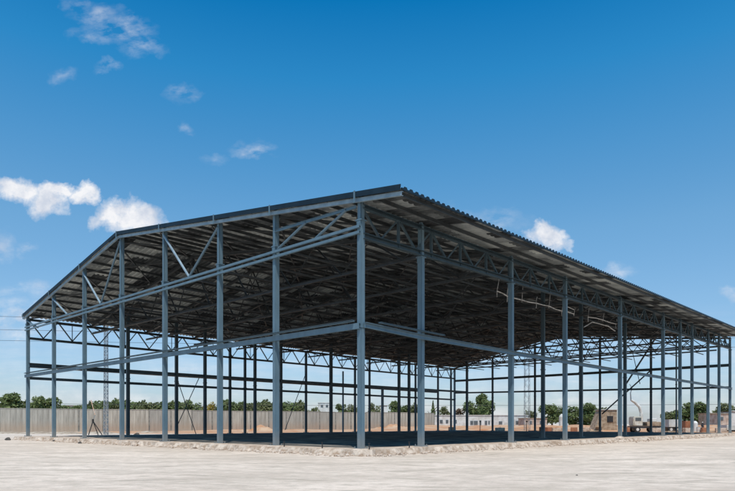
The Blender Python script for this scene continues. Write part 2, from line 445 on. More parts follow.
def column(u, v, top, w=.28, d=.28, lit=True, base_pad=True, m=None, split=None):
    bm = bmesh.new()
    t = split if split else top
    vs = box(bm, (0, 0, t / 2), (w, d, t)); bevel(bm, .03, 2)
    # stiffening collars where the beams meet
    for z in (5.65,):
        if z < t - .5:
            box(bm, (0, 0, z), (w + .05, d + .05, .07))
    box(bm, (0, 0, t - .02), (w + .1, d + .1, .05))
    o = build(bm, 'column', m or M_STEEL, hall); o.location = (u, v, 0)
    if m is None:
        bm = bmesh.new()
        z, hh = t - .15, .36
        box(bm, (-(w / 2 + .02), 0, z), (.03, d * .85, hh))
        for a_ in (-.3, .3):
            for b_ in (-.35, 0, .35): box(bm, (-(w / 2 + .03), a_ * d, z + b_ * hh), (.05, .035, .035))
        build(bm, 'gusset_plate', M_STEEL, o)
    bm = bmesh.new(); box(bm, (0, 0, .02), (w + .24, d + .24, .04))
    for sx in (-1, 1):
        for sy in (-1, 1): box(bm, (sx * (w / 2 + .06), sy * (d / 2 + .06), .07), (.04, .04, .1))
    build(bm, 'base_plate', m or M_STEEL, o)
    if split:
        bm = bmesh.new(); hh = top - split
        box(bm, (0, 0, split + hh / 2), (w * .9, .03, hh - .05)); 
        box(bm, (0, d * .36, split + hh / 2), (w * .62, .03, hh - .05)); box(bm, (0, -d * .36, split + hh / 2), (w * .62, .03, hh - .05))
        box(bm, (-w * .44, 0, split + hh / 2 - .1), (.03, d * .66, hh - .3)); box(bm, (w * .44, 0, split + hh / 2 - .1), (.03, d * .66, hh - .3))
        box(bm, (0, 0, top - .05), (w * .5, d * .5, .25))
        build(bm, 'column_head', m or M_STEEL, o)
    return o

G_PX = [361, 276, 220, 165, 122, 84.6, 54, 28]
G_V = [v_at(p) for p in G_PX]; G_V[0] = 0.0
CH = 10.15           # gable chord
for v in G_V:
    c = column(0, v, rz(0, v) + .02, split=CH + .45)
R_PX = [421, 511, 565, 620, 663, 680, 692, 708, 719, 730]
for p in R_PX:
    u = u_at(p)
    column(u, 0, eave(u) - .2, w=.29, d=.29, split=chordz(u) - .15)
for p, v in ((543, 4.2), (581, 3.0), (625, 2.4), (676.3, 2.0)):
    u = u_at(p, v); column(u, v, rz(u, v) - .3, w=(.28 if p < 640 else .14), d=(.28 if p < 640 else .14), m=M_SHADED_STEEL)
# inner row under the left part of the roof, seen dark through the hall
pA = C0 + dL * (v_at(100)); vA = v_at(100)
while u_at(128, vA) < 7.6: vA += .2
A_PX = [128, 176.5, 205, 255, 281, 331, 399, 409, 467]
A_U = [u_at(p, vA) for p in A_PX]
for p, u in zip(A_PX, A_U): column(u, vA, rz(u, vA) - .4, w=(.42 if p in (331, 399, 409, 467) else .3), d=.3, m=M_SHADED_STEEL)
# far left side
L_PX = [230, 245, 306, 355, 369.5, 415.5, 438]
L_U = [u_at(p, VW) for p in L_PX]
for u in L_U: column(u, VW, rz(u, VW) - .25, m=M_SHADED_STEEL)
u380 = u_at(380, VW); bm = bmesh.new(); box(bm, (0, 0, 3.3), (.3, .3, 6.6)); o = build(bm, 'column', M_STEEL, hall); o.location = (u380, VW - .5, 0)
u343 = u_at(343, VW); bm = bmesh.new(); box(bm, (0, 0, 4.4), (.18, .18, 8.8)); o = build(bm, 'column', M_STEEL, hall); o.location = (u343, VW, 0)
# back gable
B_PX = [451, 492.6, 535, 600, 651]
for p in B_PX:
    v = v_at(p, UL); column(UL, v, rz(UL, v) - .25, m=M_SHADED_STEEL)
column(UL, VW, rz(UL, VW) - .25, w=.3, d=.3)

# beams of the front gable
def part(fn, name, m, parent=hall, smooth=False):
    bm = bmesh.new(); fn(bm); return build(bm, name, m, parent, smooth)
def chord_front(bm):
    for dz in (.0, .27):
        channel(bm, (-.2 - .03, -.1, CH - .15 + dz), (-.2 - .03, VW + .2, CH - .15 + dz), .12, .13, .015)
part(chord_front, 'bottom_chord', M_STEEL)
part(lambda bm: channel(bm, (-.24, -.1, 5.68), (-.24, VW + .2, 5.68), .13, .27, .02), 'girt', M_STEEL)
part(lambda bm: ibeam(bm, (-.28, .2, 5.93), (-.28, VW, 5.93), .2, .07, .012), 'ledge_rail', M_STEEL)
# rafters along both slopes at the gable, pale trim and navy fascia
def slope_bar(fn_bar, u, off, v0, v1):
    def f(bm):
        fn_bar(bm, (u, v0, rz(u, v0) + off), (u, v1, rz(u, v1) + off))
    return f
OV = -2.7
for v0, v1 in ((OV, VR), (VR, VW + .35)):
    part(slope_bar(lambda bm, p, q: channel(bm, p, q, .12, .18, .015, 1), -.30, -.18, v0, v1), 'rafter', M_TRIM)
    part(slope_bar(lambda bm, p, q: beam(bm, p, q, .04, .25), -.40, .055, v0, v1), 'fascia', M_FASCIA)
# small roof-edge brackets on each gable column
for v in G_V:
    part(lambda bm: (beam(bm, (-.45, v, rz(0, v) - .35), (-.45, v, rz(0, v) + .2), .09, .03)), 'bracket', M_STEEL)
# gable diagonals: tubes in V
def diag(bm, a, b, r=.075): tube(bm, [a, b], r, 8)
gd = []
def gz(v): return rz(0, v) - .45
def vp(a, b, t=.5): return a + (b - a) * t
v = G_V
VV = [((v[2], gz(v[2])), (vp(v[2], v[3]), CH + .2)), ((v[3], gz(v[3])), (vp(v[2], v[3]), CH + .2)),
      ((v[4], gz(v[4])), (vp(v[4], v[5]), CH + .2)), ((v[5], gz(v[5])), (vp(v[4], v[5]), CH + .2)),
      ((v[6], gz(v[6])), (vp(v[6], v[5], .5), CH + .2)), ((v[7], gz(v[7])), (vp(v[7], v[6], .45), CH - .2))]
for i, (a, b) in enumerate(VV):
    part(lambda bm: diag(bm, (-.12, *a), (-.12, *b)), 'diagonal', M_TRIM if i in (1, 3, 4) else M_STEEL)
part(lambda bm: ibeam(bm, (-.1, v[0] + .2, 11.25), (-.1, v[1], 11.4), .1, .14, .015), 'upper_rail', M_STEEL)
part(lambda bm: diag(bm, (-.1, vp(v[0], v[1], .14), 11.25), (-.1, vp(v[0], v[1], .48), CH + .2), .065), 'diagonal', M_STEEL)
part(lambda bm: diag(bm, (-.1, vp(v[0], v[1], .60), 11.3), (-.1, v[1] - .3, CH + .25), .065), 'diagonal', M_STEEL)

# long right side: lattice girder under the eave
def side_chords(bm):
    k = 14
    for i in range(k):
        a, b = UL * i / k, UL * (i + 1) / k
        channel(bm, (a, -.02, chordz(a)), (b, -.02, chordz(b)), .24, .26, .02)
        channel(bm, (a, .0, eave(a) - .42), (b, .0, eave(b) - .42), .2, .2, .02)
sg = part(side_chords, 'eave_girder', M_SHADED_STEEL)
def side_web(bm):
    k = 26
    for i in range(k):
        a, b = UL * i / k, UL * (i + 1) / k; m = (a + b) / 2
        beam(bm, (a, 0, chordz(a)), (a, 0, eave(a) - .45), .13, .1)
        angle_bar(bm, (a + .1, .02, eave(a) - .5), (m, .02, chordz(m) + .1), .1)
        angle_bar(bm, (m, -.03, chordz(m) + .1), (b - .1, -.03, eave(b) - .5), .1)
part(side_web, 'web', M_SHADED_STEEL, sg)
def side_purl(bm):
    # outrigger brackets carrying the overhang
    k = 24
    for i in range(k + 1):
        a = UL * i / k
        beam(bm, (a, .1, eave(a) - .28), (a, -1.95, rz(a, -1.95) - .2), .08, .14)
def side_girt(bm):
    pts = [0, u_at(411), u_at(511), u_at(620), UL]
    z = [5.72, 5.62, 5.58, 5.6, 5.75]
    for (a, za), (b, zb) in zip(zip(pts, z), zip(pts[1:], z[1:])):
        channel(bm, (a, -.22, za), (b, -.22, zb), .14, .25, .02)
part(side_girt, 'girt', M_STEEL)
part(lambda bm: ibeam(bm, (1.0, -.26, 5.95), (u_at(440), -.26, 5.9), .18, .06, .012), 'ledge_rail', M_STEEL)

# left side
def left_chords(bm):
    channel(bm, (0, VW, 9.25), (UL, VW, 9.25), .2, .22, .02)
    channel(bm, (0, VW, 11.0), (UL, VW, 11.0), .2, .2, .02)
lg = part(left_chords, 'eave_girder', M_SHADED_STEEL)
def left_web(bm):
    k = 26
    for i in range(k):
        a, b = UL * i / k, UL * (i + 1) / k; m = (a + b) / 2
        angle_bar(bm, (a, VW, 11.0), (m, VW, 9.3), .1); angle_bar(bm, (m, VW, 9.3), (b, VW, 11.0), .1)
        if i % 2: beam(bm, (m, VW, 9.3), (m, VW, 11.0), .06)
part(left_web, 'web', M_SHADED_STEEL, lg)
part(lambda bm: ibeam(bm, (0, VW, 6.72), (u_at(437, VW), VW, 6.72), .5, .42, .03), 'girt', M_SHADED_STEEL)
part(lambda bm: ibeam(bm, (0, VW, 5.5), (UL, VW, 5.5), .2, .26, .02), 'girt', M_SHADED_STEEL)
# inner row rail
part(lambda bm: ibeam(bm, (A_U[0], vA, 6.35), (A_U[-1], vA, 6.6), .2, .3, .02), 'row_beam', M_SHADED_STEEL)

# back gable
part(lambda bm: ibeam(bm, (UL, 0, 8.85), (UL, VW, 8.85), .3, .36, .02), 'girt', M_SHADED_STEEL)
part(lambda bm: ibeam(bm, (UL, 0, 5.95), (UL, VW, 6.7), .2, .26, .02), 'girt', M_SHADED_STEEL)
bt = part(lambda bm: (ibeam(bm, (UL, 0, 11.4), (UL, VW, 11.4), .22, .2, .02), ibeam(bm, (UL, 0, rz(UL, 0) - .3), (UL, VR, RIDGE - .35), .2, .2), ibeam(bm, (UL, VR, RIDGE - .35), (UL, VW, EAVE_L - .3), .2, .2)), 'truss', M_SHADED_STEEL)
def back_web(bm):
    k = 14
    for i in range(k):
        a, b = VW * i / k, VW * (i + 1) / k
        za, zb = rz(UL, a) - .35, rz(UL, (a + b) / 2) - .35
        angle_bar(bm, (UL, a, 11.4), (UL, (a + b) / 2, max(zb, 11.5)), .1)
        angle_bar(bm, (UL, (a + b) / 2, max(zb, 11.5)), (UL, b, 11.4), .1)
part(back_web, 'web', M_SHADED_STEEL, bt)

# inner cross trusses
NF = 12
for i in range(1, NF):
    u = UL * i / NF
    zb = 10.3
    t = part(lambda bm: (ibeam(bm, (u, .2, zb), (u, VW - .2, zb - .9 * 0), .18, .16, .02),
                         ibeam(bm, (u, .2, rz(u, .2) - .42), (u, VR, RIDGE - .42), .2, .22),
                         ibeam(bm, (u, VR, RIDGE - .42), (u, VW - .2, rz(u, VW - .2) - .42), .2, .22)), 'truss', M_PURLIN)
    def web(bm):
        k = 9
        for j in range(k):
            a, b = VW * j / k, VW * (j + 1) / k; m = (a + b) / 2
            a = max(a, .3); b = min(b, VW - .3)
            angle_bar(bm, (u, a, rz(u, a) - .5), (u, m, zb), .09)
            angle_bar(bm, (u, m, zb), (u, b, rz(u, b) - .5), .09)
    part(web, 'web', M_PURLIN, t)
# purlins (Z sections running along the hall)
pv = []
x = OV + .25
while x < VW: pv.append(x); x += 1.5
for v_ in pv:
    k = 6
    def f(bm):
        for i in range(k):
            a = -.22 + (UL + .44) * i / k; b = -.22 + (UL + .44) * (i + 1) / k
            za, zb_ = rz(a, v_) - .13, rz(b, v_) - .13
            beam(bm, (a, v_, za), (b, v_, zb_), .02, .2)
            beam(bm, (a, v_ - .04, za - .1), (b, v_ - .04, zb_ - .1), .08, .016)
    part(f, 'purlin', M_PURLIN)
# roof bracing under the purlins: flat diagonals in plan
for i in range(NF):
    u0, u1 = UL * i / NF, UL * (i + 1) / NF
    def plan_brace(bm):
        for j in range(7):
            a, b = VW * j / 7 + .2, VW * (j + 1) / 7 - .2
            angle_bar(bm, (u0 + .1, a, rz(u0, a) - .3), (u1 - .1, b, rz(u1, b) - .3), .10); angle_bar(bm, (u0 + .1, b, rz(u0, b) - .36), (u1 - .1, a, rz(u1, a) - .36), .10)
    part(plan_brace, 'roof_bracing', M_PURLIN)
def ties(bm):
    for j in range(1, 14):
        v_ = VW * j / 14
        beam(bm, (.2, v_, 10.45 if j % 2 else 10.5), (UL - .2, v_, 10.45), .08, .1)
part(ties, 'longitudinal_ties', M_PURLIN)

# corrugated roof
def deck(v0, v1, nseg):
    bm = bmesh.new(); per = .40; amp = .085
    us = []; u = -.36
    while u < UL + .36:
        us += [(u, 0), (u + per * .36, 0), (u + per * .5, amp), (u + per * .86, amp)]; u += per
    th = .012
    for layer in (0, 1):
        cols = []
        for (uu, h) in us:
            c = []
            for j in range(nseg + 1):
                vv = v0 + (v1 - v0) * j / nseg
                sag = .015 * noise.noise(Vector((uu * .3, vv * .5, 3)))
                c.append(bm.verts.new((uu, vv, rz(max(0, min(UL, uu)), vv) + h + sag - layer * th)))
            cols.append(c)
        for a, b in zip(cols, cols[1:]):
            for j in range(nseg): bm.faces.new((a[j], b[j], b[j + 1], a[j + 1]))
        if layer == 0: top = cols
        else: bottom = cols
    for j in (0, nseg):
        for i in range(len(us) - 1): bm.faces.new((top[i][j], top[i + 1][j], bottom[i + 1][j], bottom[i][j]))
    for i in (0, len(us) - 1):
        for j in range(nseg): bm.faces.new((top[i][j], top[i][j + 1], bottom[i][j + 1], bottom[i][j]))
    nb = (len(us) - 1) * nseg
    bm.faces.ensure_lookup_table()
    for i, f in enumerate(bm.faces): f.material_index = 0 if nb <= i < 2 * nb else 1
    return build(bm, 'roof', [M_DECK, M_DECKTOP], hall)
def eave_closure(bm):
    per = .40; amp = .085; u = -.36; prev = None
    while u < UL + .36:
        for du, h in ((0, 0), (per * .36, 0), (per * .5, amp), (per * .86, amp)):
            uu = u + du; z = rz(max(0, min(UL, uu)), OV)
            q = [bm.verts.new((uu, OV - .005, z - .05)), bm.verts.new((uu, OV - .005, z + h + .035)), bm.verts.new((uu, OV - .045, z + h + .035)), bm.verts.new((uu, OV - .045, z - .05))]
            if prev:
                for i in range(4): bm.faces.new((prev[i], q[i], q[(i + 1) % 4], prev[(i + 1) % 4]))
            prev = q
        u += per
part(eave_closure, 'eave_closure', M_FASCIA)
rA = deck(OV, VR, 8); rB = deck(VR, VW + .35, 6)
part(lambda bm: (beam(bm, (-.4, VR - .2, RIDGE + .11), (UL + .4, VR - .2, RIDGE + .11), .5, .02), beam(bm, (-.4, VR + .2, RIDGE + .10), (UL + .4, VR + .2, RIDGE + .10), .5, .02)), 'ridge_cap', M_FASCIA, rA)

# braces seen through the hall
def wall_pt(px, py, u=None, v=None):
    if v is not None: uu = u_at(px, v); p = uvw(uu, v); return (uu, v, zat(py, p.y) - FLOOR)
    vv = v_at(px, u); p = uvw(u, vv); return (u, vv, zat(py, p.y) - FLOOR)
def br(a, b, r=.06, **k): part(lambda bm: tube(bm, [wall_pt(*a, **k), wall_pt(*b, **k)], r, 6), 'cross_brace', M_SHADED_STEEL)
br((177.5, 380), (196, 434), .04, v=vA); br((199, 378), (178, 424), .04, v=vA)
br((306, 373), (285, 430), .045, v=VW - .1)
br((664, 325), (626, 384), .12, u=UL - .1); br((650, 371), (602, 414), .1, u=UL - .1)
br((590, 346), (583, 362), .07, u=UL - .1); br((632, 350), (640, 384), .05, u=UL - .1)

# hanging white service pipe inside the right side
def jit(ps):
    out = []
    for a_, b_ in zip(ps, ps[1:]):
        out += [a_, a_.lerp(b_, .5) + Vector([random.uniform(-.05, .05) for _ in range(3)])]
    return out + [ps[-1]]
def hang():
    vv = 1.6
    root = tag(empty('service_pipe', (C0.x, C0.y, FLOOR), ANG), 'broken bent whitish pipe run hanging on droppers below the eave girder of the hall', 'pipe')
    pts = [(497, 291), (507, 296), (522, 300), (536, 303), (549, 306), (562, 311), (574, 314), (588, 317), (603, 320), (616, 324)]
    w = [Vector(wall_pt(*p, v=vv)) for p in pts]
    for a_, b_ in ((0, 5), (4, 7), (7, 10)):
        part(lambda bm: tube(bm, jit(w[a_:b_]), .04, 8), 'pipe', M_PIPE, root)
    part(lambda bm: tube(bm, jit([w[5] + Vector((.2, 0, .5)), w[6] + Vector((0, 0, .35))]), .035, 8), 'pipe', M_PIPE, root)
    pts = [(584, 327), (592, 322), (600, 324), (608, 326), (615, 331)]
    w2 = [Vector(wall_pt(*p, v=vv + .5)) for p in pts]
    part(lambda bm: tube(bm, jit(w2), .045, 8), 'pipe', M_PIPE, root)
    for i, p in enumerate(w):
        if i == 0: q = p + Vector((.3, 0, 1.0)); r_ = p - Vector((0, 0, .8))
        else: q = p + Vector((.2, 0, .5 + .4 * (i % 3))); r_ = p - Vector((0, 0, .3 + .5 * (i % 2)))
        part(lambda bm: tube(bm, jit([q, p, p.lerp(r_, .5)]), .022, 6), 'dropper', M_PIPE, root)
hang()

# ------------------------------------------------------------------ rubble, lumps and pegs along the plinth
def stone_mesh(seed):
    bm = bmesh.new(); bmesh.ops.create_icosphere(bm, subdivisions=2, radius=.5)
    for v_ in bm.verts:
        k = 1 + .5 * noise.noise(v_.co * 2.2 + Vector((seed * 7, 0, 0)))
        v_.co = Vector((v_.co.x * k, v_.co.y * k * .8, v_.co.z * k * .55))
    me = bpy.data.meshes.new('rubble_stone'); bm.to_mesh(me); bm.free(); me.materials.append(M_STONE); return me
stones = [stone_mesh(i) for i in range(5)]
RN = ['corner column', 'second', 'third', 'fourth', 'fifth', 'sixth', 'seventh', 'eighth', 'ninth', 'tenth', 'last']
def put_stone(u, v_, s):
    p = uvw(u, v_)
    o = link('rubble_stone', random.choice(stones)); o.location = (p.x, p.y, s * .17)
    o.scale = (s, s, s * random.uniform(.7, 1.2)); o.rotation_euler = (random.uniform(-.3, .3), random.uniform(-.3, .3), random.uniform(0, 6.3))
    px = CX + F * p.x / p.y
    if v_ < u: L_ = [361] + R_PX; side = 'right side'
    else: L_ = G_PX; side = 'gable side'
    k = min(range(len(L_)), key=lambda q: abs(L_[q] - px)); nm = (RN if side == 'right side' else RN[:7] + ['last'])[k]
    nm = 'corner column' if k == 0 else nm + ' ' + side + ' column'
    lr = 'left' if px < L_[k] else 'right'
    siz = 'big' if s > .34 else 'medium' if s > .2 else 'small'
    tag(o, '%s pale rubble lump just %s of the foot of the %s' % (siz, lr, nm), 'rubble', '%s rubble lumps %s of the %s' % (siz, lr, nm))
for i in range(60):
    if random.random() < .55: u, v_ = random.uniform(-1, UL), -A - random.uniform(-.1, .9)
    else: u, v_ = -A - random.uniform(-.1, .9), random.uniform(-1, VW)
    put_stone(u, v_, random.choice([.1, .13, .17, .22, .36]) * random.uniform(.7, 1.2))
for i in range(26):
    put_stone(random.uniform(u_at(575), UL + 2), -A - abs(random.gauss(0, .8)), random.uniform(.15, .42))
def gravel():
    bm = bmesh.new()
    for i in range(2600):
        if random.random() < .6: u, v_ = random.uniform(-1, UL), -A - abs(random.gauss(0, .55)) + .05
        else: u, v_ = -A - abs(random.gauss(0, .5)) + .05, random.uniform(-1, VW)
        p = uvw(u, v_); s = random.choice([.03, .04, .06, .1]) * random.uniform(.7, 1.2)
        vs = bmesh.ops.create_icosphere(bm, subdivisions=1, radius=s, matrix=Matrix.Translation((p.x, p.y, s * .3)) @ Matrix.Diagonal((1, 1, .6, 1)))
    tag(build(bm, 'gravel', M_STONE), 'loose pale gravel crumbled along the foot of the floor edge', 'gravel', kind='stuff')
gravel()
# sunken sand heaps against the right-hand edge and pale pads under the near columns
def heap(name, px, Y, w, d, h, m, label, cat, rot=0, group=None):
    bm = bmesh.new(); nr, na = 9, 26; ctr = bm.verts.new((0, 0, h)); prev = None; rings = []
    for j in range(1, nr + 1):
        t = j / nr; ring = []
        for k in range(na):
            a = 2 * math.pi * k / na; rr = t * (1 + .22 * noise.noise(Vector((math.cos(a) * 1.5 + px, math.sin(a) * 1.5, t))))
            x_, y_ = math.cos(a) * rr * w / 2, math.sin(a) * rr * d / 2
            zz = h * (1 - t ** 1.5) * (1 + .5 * noise.noise(Vector((x_ * .8 + px, y_ * .8, 2))))
            ring.append(bm.verts.new((x_, y_, zz if j < nr else -.06)))
        rings.append(ring)
    for k in range(na): bm.faces.new((ctr, rings[0][k], rings[0][(k + 1) % na]))
    for a_, b_ in zip(rings, rings[1:]):
        for k in range(na): bm.faces.new((a_[k], b_[k], b_[(k + 1) % na], a_[(k + 1) % na]))
    o = build(bm, name, m, smooth=True); p = at(px, Y); o.location = (p.x, p.y, 0); o.rotation_euler.z = rot
    tag(o, label, cat, group); return o
for p, lab in ((618, 'pale sandy rubble heap at the foot of the paired columns right of centre'), ):
    u = u_at(p); q = uvw(u, -1.3); heap('rubble_heap', p, q.y, 4.5, 1.6, .4, M_STONE, lab, 'heap', ANG)
def pads():
    for v_, lab in ((G_V[0], 'square pale concrete pad under the corner column'), (G_V[1], 'square pale concrete pad under the first gable column left of the corner'),
                    (G_V[2], 'square pale concrete pad under the second gable column left of the corner')):
        bm = bmesh.new(); box(bm, (0, 0, .06), (1.0, 1.0, .12)); bevel(bm, .03)
        o = build(bm, 'concrete_pad', M_PLINTH); q = uvw(-.32, v_ - .2); o.location = (q.x, q.y, FLOOR - .09); o.rotation_euler.z = ANG
        tag(o, lab, 'concrete pad')
pads()
for px, py, lab in ((409, 444, 'short black iron peg just left of the second column of the long side'), (284, 445, 'short black iron peg beside the second gable column'),
                    (369, 448, 'short black iron peg just right of the corner column'), (322, 447, 'short black iron peg midway along the first gable bay')):
    k = uvw(-.6, v_at(px, -.6)) if px < 361 else uvw(u_at(px, -.7), -.7)
    bm = bmesh.new(); tube(bm, [(0, 0, -.02), (.02, 0, .2), (0, .02, .36)], .03, 7); tube(bm, [(0, .02, .36), (0, .02, .4)], .045, 7)
    o = build(bm, 'iron_peg', M_BLACK); o.location = (k.x, k.y, FLOOR - .1); tag(o, lab, 'peg')
def lump(px, py, s, lab):
    Y = EYE * F / (py - Y0); me = stones[1].copy(); me.materials.clear(); me.materials.append(M_DARKSTONE)
    o = link('dark_lump', me); q = at(px, Y); o.location = (q.x, q.y, s * .2); o.scale = (s, s * .7, s); tag(o, lab, 'lump')
lump(8, 440.3, .55, 'black lump on the yard at the far left edge'); lump(54, 441.5, .3, 'dark lump on the yard by the second gable column from the left')
lump(80, 443.5, .3, 'small dark lump on the yard by the third gable column from the left')
lump(577, 475.5, .06, 'tiny dark pebble lying alone on the open concrete yard'); lump(137, 436, .8, 'dark box-like lump on the ground behind the ridge column')

# ------------------------------------------------------------------ concrete boundary wall
wa, wb = at(-60, 100), at(434, 156)
wd = (wb - wa); wl = wd.length; wd.normalize(); wang = math.atan2(wd.y, wd.x)
wall = tag(empty('boundary_wall', wa, wang), 'long grey precast concrete boundary wall with vertical panel joints behind the hall', 'wall')
npan = int(wl / 4.1)
pm = None
def panel_mesh(L):
    bm = bmesh.new(); Hh = 4.15
    box(bm, (L / 2, 0, Hh / 2 - .1), (L - .1, .16, Hh + .2))
    for k in range(1, 5): box(bm, (L * k / 5, -.1, Hh / 2), (.09, .06, Hh - .1))
    box(bm, (L / 2, 0, Hh + .05), (L - .1, .24, .1 - .004))
    return bm
L = wl / npan
first = None
for i in range(npan):
    if first is None:
        first = build(panel_mesh(L), 'panel', M_WALL, wall); o = first
    else:
        o = first.copy(); COL.objects.link(o)
    o.location = (i * L, random.uniform(-.04, .04), random.uniform(-.08, .06))
fp = None
for i in range(npan + 1):
    if fp is None:
        bm = bmesh.new(); box(bm, (0, -.02, 2.0), (.26, .34, 4.2)); fp = build(bm, 'post', simple('dark_joint_post', (.17, .155, .13), (.28, .26, .22), 1.5, .9), wall); o = fp
    else: o = fp.copy(); COL.objects.link(o)
    o.location = (i * L, .05, random.uniform(-.1, .05))

# ------------------------------------------------------------------ trees
def crown_mesh(seed, m, n=1500, shape=(1, 1, 1), conifer=False, leaf=.055):
    rnd = random.Random(seed); bm = bmesh.new()
    lobes = []
    for k in range(11):
        a = rnd.uniform(0, 6.28); z = rnd.uniform(-.55, .75); rr = rnd.uniform(.15, .62) * math.sqrt(max(.1, 1 - z * z * .9))
        lobes.append((Vector((math.cos(a) * rr, math.sin(a) * rr, z)), rnd.uniform(.24, .42)))
    for i in range(n):
        if conifer:
            t = rnd.random() ** 1.3; z = -1 + 2 * t; r = (1 - t) * .9 * (.6 + .4 * abs(math.sin(z * 14))) * rnd.uniform(.55, 1); a = rnd.uniform(0, 6.28)
            c = Vector((math.cos(a) * r, math.sin(a) * r, z))
        else:
            lc, lr = rnd.choice(lobes); d = Vector((rnd.gauss(0, 1), rnd.gauss(0, 1), rnd.gauss(0, 1))).normalized()
            c = lc + d * lr * rnd.uniform(.6, 1.12)
        s = leaf * rnd.uniform(.6, 1.5)
        nrm = (c.normalized() * .7 + Vector((rnd.gauss(0, .6), rnd.gauss(0, .6), rnd.gauss(0, .6) + .3))).normalized()
        t1 = nrm.cross(Vector((rnd.random(), rnd.random(), rnd.random()))).normalized(); t2 = nrm.cross(t1)
        vs = [bm.verts.new(c + t1 * s * math.cos(q) * 1.25 + t2 * s * math.sin(q)) for q in (0, 1.3, 2.7, 3.9, 5.1)]
        bm.faces.new(vs)
    me = bpy.data.meshes.new('crown'); bm.to_mesh(me); bm.free(); me.materials.append(m); return me
def trunk_mesh(seed):
    rnd = random.Random(seed); bm = bmesh.new()
    tube(bm, [(0, 0, -.1), (.02, 0, .25), (.0, .03, .6), (.03, 0, .85)], [.05, .04, .03, .012], 7)
    for k in range(6):
        a = k * 1.05 + rnd.random(); z = .3 + .08 * k
        tube(bm, [(0, 0, z), (math.cos(a) * .16, math.sin(a) * .16, z + .13), (math.cos(a) * .3, math.sin(a) * .3, z + .24)], [.02, .014, .005], 5)
    me = bpy.data.meshes.new('trunk'); bm.to_mesh(me); bm.free(); me.materials.append(M_BARK); return me
CR = {'green': [crown_mesh(s, M_LEAF) for s in (1, 2, 3)], 'olive': [crown_mesh(s, M_LEAF2) for s in (4, 5, 6)],
      'yellow': [crown_mesh(9, M_LEAFY)], 'brown': [crown_mesh(10, M_LEAFB)], 'conifer': [crown_mesh(11, M_LEAF, conifer=True)],
      'big': [crown_mesh(12, M_LEAF, 3600, leaf=.045), crown_mesh(13, M_LEAF, 3600, leaf=.045)]}
TR = [trunk_mesh(s) for s in range(3)]
def tree(px, top, hw, Y, kind, label, group=None, name='leafy_tree', low=.18):
    h = zat(top, Y); w = hw / F * Y * 1.35
    root = tag(empty(name, at(px, Y), random.uniform(0, 6.28)), label, 'tree', group)
    t = link('trunk', random.choice(TR), root); t.scale = (h * .9, h * .9, h * .9)
    c = link('crown', random.choice(CR[kind]), root)
    c.location = (0, 0, h * (1 + low) / 2); c.scale = (w, w, h * (1 - low) / 2)
    return root
T = tree
T(-14, 396, 14, 165, 'green', 'dark green tree cut by the left edge of the picture behind the wall', low=.1)
T(9, 393, 15, 160, 'green', 'broad dark green tree behind the wall at far left', low=.1)
T(27, 398, 8, 170, 'olive', 'low olive tree behind the wall just left of the first column', low=.1)
T(37, 395, 9, 162, 'green', 'round green tree behind the wall between the first two columns', low=.1)
T(52, 397, 10, 165, 'green', 'green tree behind the wall beside the second column', low=.1)
COLS = [(54, 'second leftmost column'), (84.6, 'third leftmost column'), (122, 'ridge column'), (165, 'first column past the ridge'),
        (220, 'second column past the ridge'), (276, 'column before the corner'), (361, 'corner column')]
line = []; xs = 66
while xs < 300:
    if not (200 < xs < 220): line.append((xs, random.choice(['green', 'olive', 'olive', 'green'])))
    xs += random.uniform(4, 6.5)
for (ca, na), (cb, nb) in zip(COLS, COLS[1:]):
    grp = [t for t in line if ca <= t[0] < cb]
    for i, (x_, kd) in enumerate(grp):
        pos = ['first', 'second', 'third', 'fourth', 'fifth', 'sixth', 'seventh', 'eighth', 'ninth', 'tenth', 'eleventh', 'twelfth', 'thirteenth', 'fourteenth', 'fifteenth'][i]
        T(x_, random.uniform(399, 403.5) if x_ > 84 else 405.5, random.uniform(7, 11), random.uniform(185, 215), kd,
          '%s low %s tree rightwards above the wall from the %s' % (pos, kd, na), 'trees in the distant line above the wall', low=.0)
T(206, 403, 6, 188, 'yellow', 'smaller golden yellow tree of two above the wall', low=.05); T(213, 400.5, 7, 185, 'yellow', 'taller golden yellow tree of two above the wall', low=.05)
T(312, 406, 9, 200, 'olive', 'low olive bush left of the pale distant block above the wall', low=.05)
T(343, 403, 8, 190, 'green', 'green tree above the wall left of the corner column', low=.05)
T(353, 405, 6, 195, 'olive', 'olive tree above the wall right behind the corner column', low=.05)
T(375, 401, 6, 190, 'olive', 'slim olive tree above the wall just right of the corner column', low=.05)
T(394, 401, 8, 185, 'green', 'dark tree above the wall between corner column and second column', low=.05)
T(405, 405, 6, 190, 'green', 'low green tree left of the second long-side column', low=.05)
T(414, 403, 6, 190, 'olive', 'olive tree half hidden by the second long-side column', low=.05)
T(433, 401, 5, 185, 'conifer', 'pointed dark conifer above the end of the wall', name='conifer_tree', low=.05)
T(444, 407, 6, 190, 'olive', 'low olive tree right of the pointed conifer', low=.05)
T(460, 408, 7, 190, 'brown', 'low brownish tree behind the white building', low=.05)
T(484, 393.5, 11, 185, 'big', 'tallest broad green tree rising behind the white building', low=.02)
T(472, 401, 10, 188, 'green', 'green tree against the left side of the tallest tree', low=.02)
T(531, 411, 6, 190, 'olive', 'small olive tree at the right end of the white building', low=.05)
T(552, 403, 12, 185, 'big', 'round green tree left of the fourth long-side column', low=.02)
T(575, 406, 12, 190, 'green', 'green tree directly right of the fourth long-side column', low=.02)
T(590, 403, 13, 185, 'big', 'dense green tree left of the tan hut', low=.02)
T(601, 408, 6, 192, 'olive', 'small olive tree behind the tan hut', low=.02)
T(671, 410, 9, 190, 'olive', 'low olive tree left of the green clump at right', low=.02)
T(684, 402, 12, 183, 'green', 'left tree of the dense green clump behind the parked containers', low=.02)
T(699, 402, 12, 180, 'big', 'right tree of the dense green clump behind the parked containers', low=.02)
